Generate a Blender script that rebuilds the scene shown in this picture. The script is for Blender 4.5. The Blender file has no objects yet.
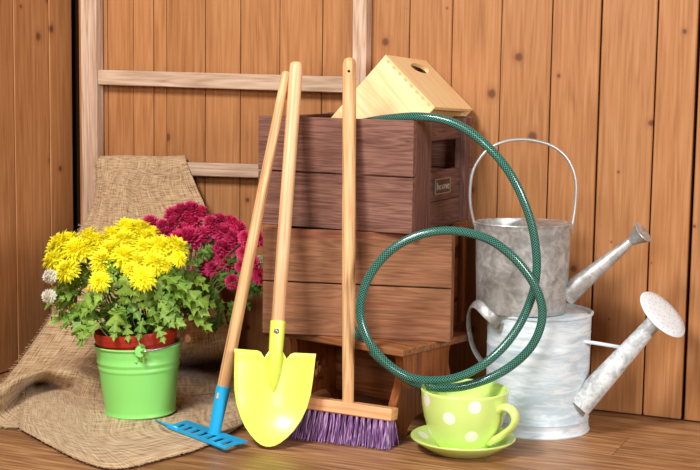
import bpy, bmesh, math, random
from mathutils import Vector, Matrix, noise
random.seed(7)
R = math.radians
S = bpy.context.scene
C = S.collection

# ------------------------------------------------------------------ camera, world, lights, exposure
FPX, PITCH, ROLL = 1400.0, R(6.8), R(0.8)
CAM = Vector((0, -2.24, 0.60))
_f = Vector((0, math.cos(PITCH), -math.sin(PITCH)))
_r0 = Vector((1, 0, 0)); _u0 = _r0.cross(_f)
_r = _r0*math.cos(ROLL) + _u0*math.sin(ROLL)
_u = -_r0*math.sin(ROLL) + _u0*math.cos(ROLL)
cd = bpy.data.cameras.new('camera'); cam = bpy.data.objects.new('camera', cd); C.objects.link(cam)
cd.sensor_width = 36; cd.lens = 36*FPX/700; cd.clip_start = 0.05
m3 = Matrix((_r, _u, -_f)).transposed()
cam.matrix_world = Matrix.Translation(CAM) @ m3.to_4x4()
S.camera = cam

S.view_settings.view_transform = 'Standard'
try: S.view_settings.look = 'None'
except Exception: pass
S.view_settings.gamma = 1.0
S.view_settings.use_curve_mapping = False
S.view_settings.exposure = 0.0

w = bpy.data.worlds.new('studio'); S.world = w; w.use_nodes = True
w.node_tree.nodes['Background'].inputs[0].default_value = (1.0, 0.98, 0.96, 1)
w.node_tree.nodes['Background'].inputs[1].default_value = 0.06

def area(name, loc, target, size, power, col=(1, 1, 1)):
    l = bpy.data.lights.new(name, 'AREA'); l.shape = 'RECTANGLE'; l.size, l.size_y = size; l.energy = power; l.color = col
    o = bpy.data.objects.new(name, l); C.objects.link(o); o.location = loc
    o.rotation_euler = (Vector(target) - Vector(loc)).to_track_quat('-Z', 'Y').to_euler()
    return o
area('softbox_top', (-0.80, -1.15, 1.65), (0.08, 0.1, 0.30), (0.45, 0.45), 46, (1.0, 0.985, 0.97))
area('softbox_front', (-0.75, -2.5, 1.15), (0.0, 0.1, 0.25), (0.5, 0.5), 17, (1.0, 0.985, 0.97))
area('softbox_right', (1.15, -1.6, 0.78), (-0.10, 0.2, 0.42), (0.4, 0.4), 25, (1.0, 0.985, 0.97))

# ------------------------------------------------------------------ placing: a photo pixel plus a depth or height gives a point
def ray(x, y): return _f + _r*((x-350)/FPX) + _u*((235-y)/FPX)
def fl(x, y, z=0.0):
    d = ray(x, y); return CAM + d*((z-CAM.z)/d.z)
def at(x, y, Y):
    d = ray(x, y); return CAM + d*((Y-CAM.y)/d.y)
WYAW = R(24)
WD = Vector((math.cos(WYAW), -math.sin(WYAW), 0)); WN = Vector((-math.sin(WYAW), -math.cos(WYAW), 0))
WA = fl(647, 417)
def wallpt(x, y, off=0.0):
    d = ray(x, y); return CAM + d*(((WA + WN*off - CAM).dot(WN))/d.dot(WN))
def wp(s, off, z): return WA + WD*s + WN*off + Vector((0, 0, z))

# ------------------------------------------------------------------ mesh builder
class MB:
    def __init__(self): self.v = []; self.f = []; self.uv = []
    def add(self, vs, fs, uvs=None):
        b = len(self.v); self.v += [Vector(p) for p in vs]
        for i, f in enumerate(fs):
            self.f.append([b+k for k in f]); self.uv.append(uvs[i] if uvs else None)
        return self
    def box(self, size, M=Matrix(), c=(0, 0, 0), bev=0.0):
        sx, sy, sz = [a/2 for a in size]; c = Vector(c)
        if bev <= 0:
            vs = [M @ (c+Vector((x, y, z))) for z in (-sz, sz) for y in (-sy, sy) for x in (-sx, sx)]
            fs = [(0, 2, 3, 1), (4, 5, 7, 6), (0, 1, 5, 4), (2, 6, 7, 3), (0, 4, 6, 2), (1, 3, 7, 5)]
            return self.add(vs, fs)
        bm = bmesh.new(); bmesh.ops.create_cube(bm, size=1.0)
        for v in bm.verts: v.co = Vector((v.co.x*size[0], v.co.y*size[1], v.co.z*size[2])) + c
        bmesh.ops.bevel(bm, geom=bm.edges[:], offset=bev, segments=1, affect='EDGES')
        bm.verts.index_update()
        self.add([M @ v.co for v in bm.verts], [[v.index for v in f.verts] for f in bm.faces]); bm.free()
        return self
    def prism(self, poly, t, M=Matrix()):
        """poly in local XZ, thickness t along Y (0..t)"""
        n = len(poly)
        vs = [M @ Vector((x, 0, z)) for x, z in poly] + [M @ Vector((x, t, z)) for x, z in poly]
        fs = [list(range(n)), list(range(2*n-1, n-1, -1))] + [[i, i+n, (i+1) % n+n, (i+1) % n] for i in range(n)]
        return self.add(vs, fs)
    def tube(self, pts, rad, n=10, cap=True, flat=None, up=None):
        """sweep along pts; rad scalar or list; flat=(w,h) uses an elliptic section with w across 'up'"""
        pts = [Vector(p) for p in pts]; N = len(pts)
        rs = rad if isinstance(rad, (list, tuple)) else [rad]*N
        t0 = (pts[1]-pts[0]).normalized()
        a = Vector(up) if up else (Vector((0, 0, 1)) if abs(t0.z) < .9 else Vector((1, 0, 0)))
        vs = []; L = 0; us = []
        for i, p in enumerate(pts):
            t = (pts[min(i+1, N-1)] - pts[max(i-1, 0)]).normalized()
            a = (a - t*a.dot(t)).normalized(); b = t.cross(a)
            if i: L += (p-pts[i-1]).length
            us.append(L)
            for k in range(n):
                q = 2*math.pi*k/n
                ca, sb = math.cos(q), math.sin(q)
                if flat: vs.append(p + a*ca*flat[0]*rs[i] + b*sb*flat[1]*rs[i])
                else: vs.append(p + a*ca*rs[i] + b*sb*rs[i])
        fs = []; uv = []
        for i in range(N-1):
            for k in range(n):
                k2 = (k+1) % n
                fs.append((i*n+k, i*n+k2, (i+1)*n+k2, (i+1)*n+k))
                uv.append([(us[i], k/n), (us[i], (k+1)/n), (us[i+1], (k+1)/n), (us[i+1], k/n)])
        if cap:
            fs += [list(range(n-1, -1, -1)), [(N-1)*n+k for k in range(n)]]; uv += [[(0, 0)]*n, [(0, 0)]*n]
        return self.add(vs, fs, uv)
    def lathe(self, prof, n=48, M=Matrix(), sx=1.0, a0=0.0, a1=2*math.pi):
        """prof: list of (radius, z). revolve about Z"""
        full = abs(a1-a0-2*math.pi) < 1e-6
        cols = n if full else n+1
        vs = []; N = len(prof)
        for r_, z in prof:
            for k in range(cols):
                q = a0+(a1-a0)*k/n; vs.append(M @ Vector((r_*math.cos(q)*sx, r_*math.sin(q), z)))
        fs = []; uv = []
        acc = [0]
        for i in range(1, N): acc.append(acc[-1]+math.hypot(prof[i][0]-prof[i-1][0], prof[i][1]-prof[i-1][1]))
        for i in range(N-1):
            for k in range(n):
                k2 = (k+1) % n if full else k+1
                fs.append((i*cols+k, i*cols+k2, (i+1)*cols+k2, (i+1)*cols+k))
                uv.append([(k/n, acc[i]), ((k+1)/n, acc[i]), ((k+1)/n, acc[i+1]), (k/n, acc[i+1])])
        return self.add(vs, fs, uv)
    def disc(self, r_, z, n=48, M=Matrix(), sx=1.0, up=True):
        vs = [M @ Vector((r_*math.cos(2*math.pi*k/n)*sx, r_*math.sin(2*math.pi*k/n), z)) for k in range(n)]
        return self.add(vs, [list(range(n)) if up else list(range(n-1, -1, -1))])
    def mesh(self, name, mat, smooth=False, angle=None):
        me = bpy.data.meshes.new(name); me.from_pydata([tuple(v) for v in self.v], [], self.f)
        if any(u for u in self.uv):
            ul = me.uv_layers.new(name='UVMap'); i = 0
            for f, u in zip(self.f, self.uv):
                for k in range(len(f)):
                    if u: ul.data[i].uv = u[k]
                    i += 1
        if mat: me.materials.append(mat)
        if smooth:
            me.polygons.foreach_set('use_smooth', [True]*len(me.polygons))
            if angle: me.set_sharp_from_angle(angle=R(angle))
        me.update()
        return me
    def build(self, name, mat, parent=None, smooth=False, angle=None):
        o = bpy.data.objects.new(name, self.mesh(name, mat, smooth, angle)); C.objects.link(o)
        if parent: o.parent = parent
        return o

def tag(o, label=None, cat=None, group=None, kind=None):
    if label: o['label'] = label
    if cat: o['category'] = cat
    if group: o['group'] = group
    if kind: o['kind'] = kind
    return o
def empty(name, M=Matrix()):
    o = bpy.data.objects.new(name, None); C.objects.link(o); o.empty_display_size = .02; o.matrix_world = M
    return o
def frame(origin, z, front=None):
    """matrix with local Z along z and local -Y turned towards 'front'"""
    z = Vector(z).normalized(); f = Vector(front if front else (0, -1, 0))
    y = -(f - z*f.dot(z)).normalized(); x = y.cross(z)
    M = Matrix((x, y, z)).transposed().to_4x4(); M.translation = Vector(origin); return M
def spline(P, n):
    """Catmull-Rom through P, n samples"""
    P = [Vector(p) for p in P]; out = []
    Q = [P[0]*2-P[1]] + P + [P[-1]*2-P[-2]]
    for i in range(n):
        t = (len(P)-1)*i/(n-1); k = min(int(t), len(P)-2); u = t-k
        a, b, c, d = Q[k:k+4]
        out.append(((b*2) + (c-a)*u + (a*2-b*5+c*4-d)*u*u + (-a+b*3-c*3+d)*u**3)*.5)
    return out

# ------------------------------------------------------------------ materials
def lin(c): return tuple(((x/255)/12.92 if x/255 <= .04045 else ((x/255+.055)/1.055)**2.4) for x in c) + (1,)
class NT:
    def __init__(self, name):
        self.m = bpy.data.materials.new(name); self.m.use_nodes = True; self.t = self.m.node_tree
        self.b = self.t.nodes['Principled BSDF']
    def n(self, typ, **kw):
        x = self.t.nodes.new(typ)
        for k, v in kw.items():
            if k.startswith('i_'):
                key = k[2:]; x.inputs[int(key) if key.isdigit() else key.replace('_', ' ')].default_value = v
            else: setattr(x, k, v)
        return x
    def l(self, a, b): self.t.links.new(a, b)
    def ramp(self, src, stops):
        r_ = self.n('ShaderNodeValToRGB'); el = r_.color_ramp.elements
        while len(el) < len(stops): el.new(.5)
        for e, (p, c) in zip(el, stops): e.position = p; e.color = c if len(c) == 4 else lin(c)
        self.l(src, r_.inputs[0]); return r_.outputs[0]
    def mix(self, fac, a, b, mode='MIX'):
        x = self.n('ShaderNodeMix', data_type='RGBA', blend_type=mode)
        for s, v in ((x.inputs[0], fac), (x.inputs[6], a), (x.inputs[7], b)):
            if hasattr(v, 'links'): self.l(v, s)
            else: s.default_value = v
        return x.outputs[2]
    def math(self, op, a, b=None):
        x = self.n('ShaderNodeMath', operation=op)
        for s, v in ((x.inputs[0], a), (x.inputs[1], b)):
            if v is None: continue
            if hasattr(v, 'links'): self.l(v, s)
            else: s.default_value = v
        return x.outputs[0]
    def bump(self, h, strength=.3, dist=.002):
        x = self.n('ShaderNodeBump', i_Strength=strength, i_Distance=dist); self.l(h, x.inputs['Height'])
        self.l(x.outputs[0], self.b.inputs['Normal'])
def setp(b, **kw):
    for k, v in kw.items(): b.inputs[k.replace('_', ' ')].default_value = v
def wood(name, cols, axis='Z', scale=1.0, rough=.5, spread=.25, knots=False, stretch=14, gs=70, spec=.3, wear=None, ring=.5):
    t = NT(name); tc = t.n('ShaderNodeTexCoord'); oi = t.n('ShaderNodeObjectInfo')
    off = t.n('ShaderNodeVectorMath', operation='SCALE', i_Scale=37.0)
    comb = t.n('ShaderNodeCombineXYZ'); t.l(oi.outputs['Random'], comb.inputs[0]); t.l(oi.outputs['Random'], comb.inputs[1]); t.l(oi.outputs['Random'], comb.inputs[2])
    t.l(comb.outputs[0], off.inputs[0])
    add = t.n('ShaderNodeVectorMath', operation='ADD'); t.l(tc.outputs['Object'], add.inputs[0]); t.l(off.outputs[0], add.inputs[1])
    mp = t.n('ShaderNodeMapping'); sc = [scale]*3; sc['XYZ'.index(axis)] = scale/stretch; mp.inputs['Scale'].default_value = sc
    t.l(add.outputs[0], mp.inputs[0])
    n1 = t.n('ShaderNodeTexNoise', i_Scale=26, i_Detail=3, i_Distortion=.5); t.l(mp.outputs[0], n1.inputs[0])
    rings = t.math('FRACT', t.math('MULTIPLY', n1.outputs[0], 7.0))
    tri = t.math('ABSOLUTE', t.math('SUBTRACT', rings, .5))
    n2 = t.n('ShaderNodeTexNoise', i_Scale=gs*2.2, i_Detail=4); t.l(mp.outputs[0], n2.inputs[0])
    n3 = t.n('ShaderNodeTexNoise', i_Scale=6, i_Detail=2); t.l(mp.outputs[0], n3.inputs[0])
    v = t.math('ADD', t.math('MULTIPLY', tri, ring), t.math('ADD', t.math('MULTIPLY', n2.outputs[0], .6 + (.5-ring)*.5), t.math('MULTIPLY', n3.outputs[0], .25)))
    col = t.ramp(v, [(.28, cols[0]), (.54, cols[1]), (.8, cols[2])])
    hv = t.math('ADD', t.math('MULTIPLY', oi.outputs['Random'], spread), 1-spread/2)
    hs = t.n('ShaderNodeHueSaturation'); t.l(col, hs.inputs['Color']); t.l(hv, hs.inputs['Value']); col = hs.outputs[0]
    if knots:
        sx_ = t.n('ShaderNodeSeparateXYZ'); t.l(add.outputs[0], sx_.inputs[0]); cx_ = t.n('ShaderNodeCombineXYZ')
        t.l(t.math('MULTIPLY', sx_.outputs[0], 7.0), cx_.inputs[0]); t.l(t.math('MULTIPLY', sx_.outputs[2], 6.4), cx_.inputs[1])
        vo = t.n('ShaderNodeTexVoronoi', voronoi_dimensions='2D', i_Scale=1.0); t.l(cx_.outputs[0], vo.inputs[0])
        sc_ = t.n('ShaderNodeSeparateColor'); t.l(vo.outputs['Color'], sc_.inputs[0])
        dn = t.math('ADD', t.math('DIVIDE', vo.outputs['Distance'], t.math('ADD', t.math('MULTIPLY', sc_.outputs[0], 1.5), .05)), t.math('MULTIPLY', t.math('SUBTRACT', n2.outputs[0], .5), .03))
        k = t.ramp(dn, [(.025, (1, 1, 1, 1)), (.05, (0, 0, 0, 1))])
        halo = t.ramp(dn, [(.04, (.4, .4, .4, 1)), (.11, (0, 0, 0, 1))])
        col = t.mix(halo, col, lin((138, 84, 46))); col = t.mix(k, col, lin((106, 64, 40)))
    if wear:
        nw = t.n('ShaderNodeTexNoise', i_Scale=9, i_Detail=5, i_Roughness=.7); t.l(mp.outputs[0], nw.inputs[0])
        col = t.mix(t.ramp(nw.outputs[0], [(.52, (0, 0, 0, 1)), (.62, (wear[1],)*3 + (1,))]), col, lin(wear[0]))
    t.l(col, t.b.inputs['Base Color']); setp(t.b, Roughness=rough, Specular_IOR_Level=spec)
    t.bump(v, .25, .0012); return t.m
def plain(name, c, rough=.4, spec=.5, metal=0, var=0.0, coat=0, vs=20):
    t = NT(name); setp(t.b, Roughness=rough, Specular_IOR_Level=spec, Metallic=metal, Coat_Weight=coat, Coat_Roughness=.15)
    tc = t.n('ShaderNodeTexCoord'); n1 = t.n('ShaderNodeTexNoise', i_Scale=vs, i_Detail=4); t.l(tc.outputs['Object'], n1.inputs[0])
    c1 = lin(c); dk = tuple(x*(1-var) for x in c1[:3]) + (1,)
    t.l(t.ramp(n1.outputs[0], [(.35, dk), (.65, c1)]), t.b.inputs['Base Color'])
    return t.m

M_WALL = wood('pine_boards', [(144, 92, 52), (170, 114, 69), (184, 132, 87)], 'Z', 1.5, .5, .14, True, 22, 60, .25, ring=.3)
M_WALLBACK = plain('dark_gap', (38, 20, 10), .9, .1)
M_FLOOR = wood('laminate', [(104, 66, 38), (150, 104, 66), (186, 142, 100)], 'X', 1.0, .42, .22, False, 12, 60, .4)
M_LADDER = wood('weathered_wood', [(152, 122, 98), (194, 164, 138), (214, 190, 168)], 'X', 1.3, .75, .08, False, 16, 60, .15)
M_LADDERV = wood('weathered_wood_post', [(150, 118, 94), (194, 162, 138), (214, 188, 166)], 'Z', 1.3, .75, .08, False, 16, 60, .15)
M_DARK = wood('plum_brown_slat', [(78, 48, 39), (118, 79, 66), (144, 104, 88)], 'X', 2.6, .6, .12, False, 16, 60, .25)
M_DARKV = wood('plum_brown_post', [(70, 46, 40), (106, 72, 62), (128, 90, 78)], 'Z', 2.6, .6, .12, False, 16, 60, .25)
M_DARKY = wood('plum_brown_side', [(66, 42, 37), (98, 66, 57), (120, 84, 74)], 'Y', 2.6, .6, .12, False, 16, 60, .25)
M_BROWN = wood('walnut_slat', [(108, 70, 47), (140, 94, 65), (160, 112, 82)], 'X', 2.4, .6, .1, False, 14, 60, .25, wear=((116, 52, 36), .5))
M_BROWNV = wood('walnut_post', [(96, 54, 32), (142, 90, 60), (160, 106, 74)], 'Z', 1.4, .6, .1, False, 14, 60, .25)
M_BROWNY = wood('walnut_side', [(90, 50, 30), (132, 82, 54), (150, 98, 68)], 'Y', 1.4, .6, .1, False, 14, 60, .25)
M_STOOL = wood('old_stool_wood', [(78, 38, 16), (136, 78, 40), (156, 102, 62)], 'X', 1.4, .55, .1, False, 14, 60, .3, wear=((126, 98, 74), .6))
M_STOOLV = wood('old_stool_leg', [(84, 38, 12), (142, 76, 32), (162, 94, 46)], 'Z', 1.4, .5, .1, False, 14, 60, .35)
M_HANDLE = wood('ash_handle', [(196, 140, 94), (224, 174, 128), (238, 198, 154)], 'Z', 1.6, .45, .06, False, 22, 70, .35)
M_HANDLE_D = wood('grubby_handle', [(160, 108, 66), (212, 163, 112), (230, 188, 140)], 'Z', 1.6, .45, .06, False, 18, 70, .35)
M_PLY = wood('birch_ply', [(232, 184, 122), (242, 202, 146), (248, 216, 168)], 'X', 1.2, .5, .06, False, 10, 50, .3)
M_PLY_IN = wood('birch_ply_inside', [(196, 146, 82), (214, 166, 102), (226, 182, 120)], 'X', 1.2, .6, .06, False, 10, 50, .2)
M_JOINT = plain('finger_joint_grain', (222, 172, 112), .7, .2)
M_BROOMBLOCK = wood('beech_block', [(206, 136, 88), (232, 166, 118), (240, 182, 136)], 'X', 1.5, .45, .05, False, 16, 70, .3)
M_YELLOWPAINT = plain('lime_yellow_paint', (226, 238, 92), .36, .5, coat=.3)
M_BLUEPAINT = plain('blue_paint', (24, 166, 220), .32, .5, coat=.3)
M_GREENPAINT = plain('apple_green_paint', (140, 220, 112), .36, .5)
M_REDPLASTIC = plain('red_plastic', (166, 44, 26), .45, .4, var=.1)
M_STEEL = plain('steel_wire', (170, 172, 174), .35, .5, .9)
M_GRIP = wood('grip_wood', [(170, 110, 70), (200, 140, 100), (214, 160, 120)], 'Y', 2, .6, .05)
M_SOIL = plain('soil', (40, 26, 18), .95, .1, var=.5, vs=90)
M_CREAM = plain('lime_ceramic', (212, 236, 132), .2, .5, coat=.5)
M_HOLE = plain('dark_hole', (24, 14, 8), .9, .1)

def galv(name, c0, c1, metal, rough, streak=False):
    t = NT(name); tc = t.n('ShaderNodeTexCoord'); mp = t.n('ShaderNodeMapping'); t.l(tc.outputs['Object'], mp.inputs[0])
    mp.inputs['Scale'].default_value = (.6, .6, 3) if streak else (1, 1, 1)
    n1 = t.n('ShaderNodeTexNoise', i_Scale=40 if streak else 62, i_Detail=6, i_Roughness=.65, i_Distortion=.8); t.l(mp.outputs[0], n1.inputs[0])
    n2 = t.n('ShaderNodeTexNoise', i_Scale=7, i_Detail=3); t.l(mp.outputs[0], n2.inputs[0])
    v = t.math('ADD', t.math('MULTIPLY', n1.outputs[0], .7), t.math('MULTIPLY', n2.outputs[0], .3))
    t.l(t.ramp(v, [(.40, c0), (.49, tuple((a+b)/2 for a, b in zip(c0, c1))), (.58, c1)]), t.b.inputs['Base Color'])
    setp(t.b, Metallic=metal, Roughness=rough, Specular_IOR_Level=.4)
    t.bump(n1.outputs[0], .12, .001); return t.m
M_GALV = galv('galvanised_zinc', (150, 149, 146), (198, 197, 194), .45, .42)
M_WHITEWASH = galv('whitewashed_zinc', (186, 204, 214), (228, 235, 239), .0, .5, True)
M_BRUSHED = galv('brushed_whitewash', (158, 162, 162), (218, 222, 222), .05, .5)
M_ROSEWHITE = plain('white_enamel', (232, 236, 238), .4, .4, var=.08, vs=60)

def hose_mat():
    t = NT('braided_green_hose'); uv = t.n('ShaderNodeUVMap'); sp = t.n('ShaderNodeSeparateXYZ'); t.l(uv.outputs[0], sp.inputs[0])
    u = t.math('MULTIPLY', sp.outputs[0], 2*math.pi*235); v = t.math('MULTIPLY', sp.outputs[1], 2*math.pi*9)
    a = t.math('SINE', t.math('ADD', u, v)); b = t.math('SINE', t.math('SUBTRACT', u, v))
    mx = t.math('MULTIPLY', t.math('ADD', t.math('MAXIMUM', a, b), 1), .5)
    col = t.ramp(mx, [(.55, (2, 40, 35)), (.82, (4, 60, 52)), (1.0, (84, 150, 132))])
    t.l(col, t.b.inputs['Base Color']); setp(t.b, Roughness=.22, Coat_Weight=.4, Coat_Roughness=.08); t.bump(mx, .15, .0004); return t.m
def burlap_mat():
    t = NT('burlap_weave'); uv = t.n('ShaderNodeUVMap')
    n0 = t.n('ShaderNodeTexNoise', i_Scale=60, i_Detail=2); t.l(uv.outputs[0], n0.inputs[0])
    sp = t.n('ShaderNodeSeparateXYZ'); t.l(uv.outputs[0], sp.inputs[0])
    wob = t.math('MULTIPLY', n0.outputs[0], 3.0); K = 2*math.pi/.0033
    a = t.math('SINE', t.math('ADD', t.math('MULTIPLY', sp.outputs[0], K), wob)); b = t.math('SINE', t.math('ADD', t.math('MULTIPLY', sp.outputs[1], K), wob))
    h = t.math('MAXIMUM', a, b)
    mu = t.n('ShaderNodeMapping'); mu.inputs['Scale'].default_value = (400, 30, 1); t.l(uv.outputs[0], mu.inputs[0])
    mv = t.n('ShaderNodeMapping'); mv.inputs['Scale'].default_value = (30, 400, 1); t.l(uv.outputs[0], mv.inputs[0])
    nu = t.n('ShaderNodeTexNoise', i_Scale=1, i_Detail=2); t.l(mu.outputs[0], nu.inputs[0])
    nv = t.n('ShaderNodeTexNoise', i_Scale=1, i_Detail=2); t.l(mv.outputs[0], nv.inputs[0])
    f = t.math('ADD', t.math('MULTIPLY', t.math('ADD', nu.outputs[0], nv.outputs[0]), .42), t.math('MULTIPLY', h, .015))
    t.l(t.ramp(f, [(.30, (120, 91, 62)), (.41, (180, 148, 112)), (.54, (212, 184, 147))]), t.b.inputs['Base Color'])
    setp(t.b, Roughness=.95, Specular_IOR_Level=.1, Sheen_Weight=.15); t.bump(f, .8, .0025); return t.m
M_HOSE = hose_mat(); M_BURLAP = burlap_mat()
def petal_mat(name, base, tip, rough=.6):
    t = NT(name); uv = t.n('ShaderNodeUVMap'); sp = t.n('ShaderNodeSeparateXYZ'); t.l(uv.outputs[0], sp.inputs[0]); oi = t.n('ShaderNodeObjectInfo')
    col = t.ramp(sp.outputs[1], [(.1, base), (.95, tip)])
    hs = t.n('ShaderNodeHueSaturation'); t.l(col, hs.inputs['Color']); t.l(t.math('ADD', t.math('MULTIPLY', oi.outputs['Random'], .2), .9), hs.inputs['Value'])
    t.l(hs.outputs[0], t.b.inputs['Base Color']); setp(t.b, Roughness=rough, Specular_IOR_Level=.2)
    tr = t.n('ShaderNodeBsdfTranslucent'); t.l(hs.outputs[0], tr.inputs[0]); ms = t.n('ShaderNodeMixShader', i_0=.42)
    t.l(t.b.outputs[0], ms.inputs[1]); t.l(tr.outputs[0], ms.inputs[2]); t.l(ms.outputs[0], t.t.nodes['Material Output'].inputs[0]); return t.m
M_YEL = petal_mat('yellow_petal', (255, 242, 16), (255, 250, 64)); M_MAG = petal_mat('magenta_petal', (186, 14, 70), (240, 84, 142)); M_WHT = petal_mat('white_petal', (220, 214, 190), (246, 244, 236))
def leaf_mat(name, dark, light, veinc):
    t = NT(name); uv = t.n('ShaderNodeUVMap'); sp = t.n('ShaderNodeSeparateXYZ'); t.l(uv.outputs[0], sp.inputs[0]); oi = t.n('ShaderNodeObjectInfo')
    col = t.mix(oi.outputs['Random'], lin(dark), lin(light))
    vein = t.ramp(t.math('ABSOLUTE', t.math('SUBTRACT', sp.outputs[0], .5)), [(.0, (1, 1, 1, 1)), (.05, (0, 0, 0, 1))])
    col = t.mix(t.math('MULTIPLY', vein, .5), col, lin(veinc))
    t.l(col, t.b.inputs['Base Color']); setp(t.b, Roughness=.5, Specular_IOR_Level=.35)
    tr = t.n('ShaderNodeBsdfTranslucent'); t.l(col, tr.inputs[0]); ms = t.n('ShaderNodeMixShader', i_0=.25)
    t.l(t.b.outputs[0], ms.inputs[1]); t.l(tr.outputs[0], ms.inputs[2]); t.l(ms.outputs[0], t.t.nodes['Material Output'].inputs[0]); return t.m
M_LEAF = leaf_mat('bright_leaf', (84, 126, 34), (156, 190, 76), (184, 206, 110)); M_LEAFD = leaf_mat('deep_leaf', (58, 98, 32), (112, 152, 60), (140, 170, 80))
M_STEM = plain('green_stem', (84, 108, 44), .6, .3); M_STEMB = plain('brown_stem', (92, 66, 46), .7, .2)
M_BRISTLE = None

# ------------------------------------------------------------------ setting
H = 1.05
JS = [-1.188, -1.118, -1.056, -1.009, -.979, -.891, -.813, -.728, -.638, -.544, -.462, -.379, -.286, -.193, -.106, -.009, .061, .155, .25, .345, .44, .535, .63]
GAP = {12: .0016, 13: .0024, 14: .0034, 15: .0028, 16: .0062, 17: .003}
wb = MB().box((JS[-1]-JS[0]+.12, .02, H)).build('wall_back', M_WALLBACK)
rotw = Matrix.Rotation(-WYAW, 4, 'Z')
def wmat(s, off, z): M = rotw.copy(); M.translation = wp(s, off, z); return M
wb.matrix_world = wmat((JS[0]+JS[-1])/2, -.034, H/2); tag(wb, kind='structure')
for i in range(len(JS)-1):
    a, b = JS[i], JS[i+1]; ga, gb = GAP.get(i, .0014)/2, GAP.get(i+1, .0014)/2
    wd = b-a-ga-gb
    o = MB().box((wd, .022, H-.004), Matrix(), (0, 0, 0), .0016).build('plank', M_WALL, wb)
    d = random.uniform(-.0012, .0008)
    o.matrix_parent_inverse = Matrix(); o.matrix_local = wb.matrix_world.inverted() @ wmat((a+ga+b-gb)/2, -.011+d, H/2)
corner = wp(JS[0], 0, 0); LD = WN.copy()          # left wall runs from the corner towards the camera
LT = [0, .078, .19, .30, .41, .52, .63, .74]
rotl = Matrix.Rotation(math.atan2(LD.y, LD.x), 4, 'Z')
def lmat(t, off, z): M = rotl.copy(); M.translation = corner + LD*t + WD*(off-.015) + Vector((0, 0, z)); return M
wl = MB().box((LT[-1]+.10, .02, H)).build('wall_left', M_WALLBACK); wl.matrix_world = lmat(LT[-1]/2, -.034, H/2); tag(wl, kind='structure')
for a, b in zip(LT, LT[1:]):
    o = MB().box((b-a-.0016, .022, H-.004), Matrix(), (0, 0, 0), .0016).build('plank', M_WALL, wl)
    o.matrix_local = wl.matrix_world.inverted() @ lmat((a+b)/2, -.011+random.uniform(-.0008, .0008), H/2)
# floor of laminate strips laid along the back wall
floor = MB().box((2.4, 2.2, .02)).build('floor', M_WALLBACK); floor.matrix_world = wmat(-.3, .95, -.0165); tag(floor, kind='structure')
jline = (fl(0, 441) - WA).dot(WN)
offs = [jline + .122*k for k in range(-6, 14)]
k = 0
for a in offs:
    if a+.122 < 0 or a > 1.75: continue
    x0 = -1.5 + random.uniform(-.5, 0)
    while x0 < .9:
        x1 = x0 + random.choice([.62, .8, .95])
        o = MB().box((x1-x0-.0006, .1214, .008), Matrix(), (0, 0, 0), .0004).build('plank', M_FLOOR, floor)
        o.matrix_local = floor.matrix_world.inverted() @ wmat((x0+x1)/2, a+.061, -.004)
        x0 = x1

# ------------------------------------------------------------------ stool
SC = at(402.5, 350, -.045); HS = SC.z; SYAW = R(39)
sl = Vector((-math.cos(SYAW), math.sin(SYAW), 0)); se = Vector((math.sin(SYAW), math.cos(SYAW), 0))     # along the length, along the end
def local(o, x, y, z): M = Matrix((x, y, z)).transposed().to_4x4(); M.translation = o; return M
Ms = local(Vector((SC.x, SC.y, 0)), -sl, se, Vector((0, 0, 1)))       # local -X runs along the stool, +Y along its right end
st = empty('wooden_stool', Ms); tag(st, 'low worn brown wooden stool under the two stacked crates', 'stool')
SL, SW, ST = .300, .20, .0125
MB().box((SL, SW, ST), Matrix(), (-SL/2, SW/2, HS-ST/2), .002).build('seat', M_STOOL, st)
def leg(xo):
    zt = HS-ST-.0004; c = SW/2; b = MB()
    half = [(.030, zt), (.036, zt-.018), (.037, zt-.036), (.030, zt-.058), (.018, zt-.085), (.012, .008), (.012, 0), (.045, 0), (.052, .014), (.066, .026), (.08, .031), (c, .033)]
    hole = [(c, .052), (c-.006, .050), (c-.010, .046), (c-.006, .056), (c-.016, .060), (c-.018, .070), (c-.010, .074), (c-.012, .084), (c-.006, .088), (c, .088)]
    poly = half + hole + [(c, zt)]
    Mr = Matrix(((0, 1, 0, 0), (1, 0, 0, 0), (0, 0, 1, 0), (0, 0, 0, 1)))
    for sgn in (0, 1):
        p = [(x if not sgn else SW-x, z) for x, z in poly]
        b.prism(p if sgn else p[::-1], .016, Matrix.Translation((xo, 0, 0)) @ Mr)
    return b
for xo in (-.040, -SL+.03): leg(xo).build('leg', M_STOOLV, st)
MB().box((SL-.087, .014, HS-ST-.028), Matrix(), (-.0405-(SL-.087)/2, SW*.74, (HS-ST+.026)/2), .001).build('stretcher', M_STOOL, st)

# ------------------------------------------------------------------ crates
def crate(name, M, W, D, Hc, mats, post, side_rows, label, over=.0):
    root = empty(name, M); tag(root, label, 'crate', 'stacked wooden crates')
    T = .013; mx, mz, my = mats; g = .0022; hh = (Hc-g)/2
    for yy in (T/2, D-T/2):
        for k in range(2):
            MB().box((W, T, hh), Matrix(), (-W/2, yy, hh/2 + k*(hh+g)), .0012).build('slat', mx, root)
    for xx in (-post[1]/2-.0005, -W+post[1]/2+.0005):
        for yy, pw in ((T+post[0]/2, post[0]), (D-T-post[2]/2, post[2])):
            MB().box((post[1], pw-.0006, Hc-.003), Matrix(), (xx, yy, Hc/2), .001).build('post', mz, root)
    for xx in (-.0145, -W+.0145):
        for z0, z1 in side_rows:
            y0, y1 = T+post[0], D-T-post[2]
            MB().box((.011, y1-y0, (z1-z0)*Hc), Matrix(), (xx, (y0+y1)/2, (z0+z1)/2*Hc), .001).build('side_slat', my, root)
    n = 4; bw = (D-2*T)/n
    for k in range(n):
        MB().box((W-2*post[1]-.002, bw-.004, .008), Matrix(), (-W/2, T+bw*(k+.5), .006), .0008).build('bottom_slat', mx, root)
    return root
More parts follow.
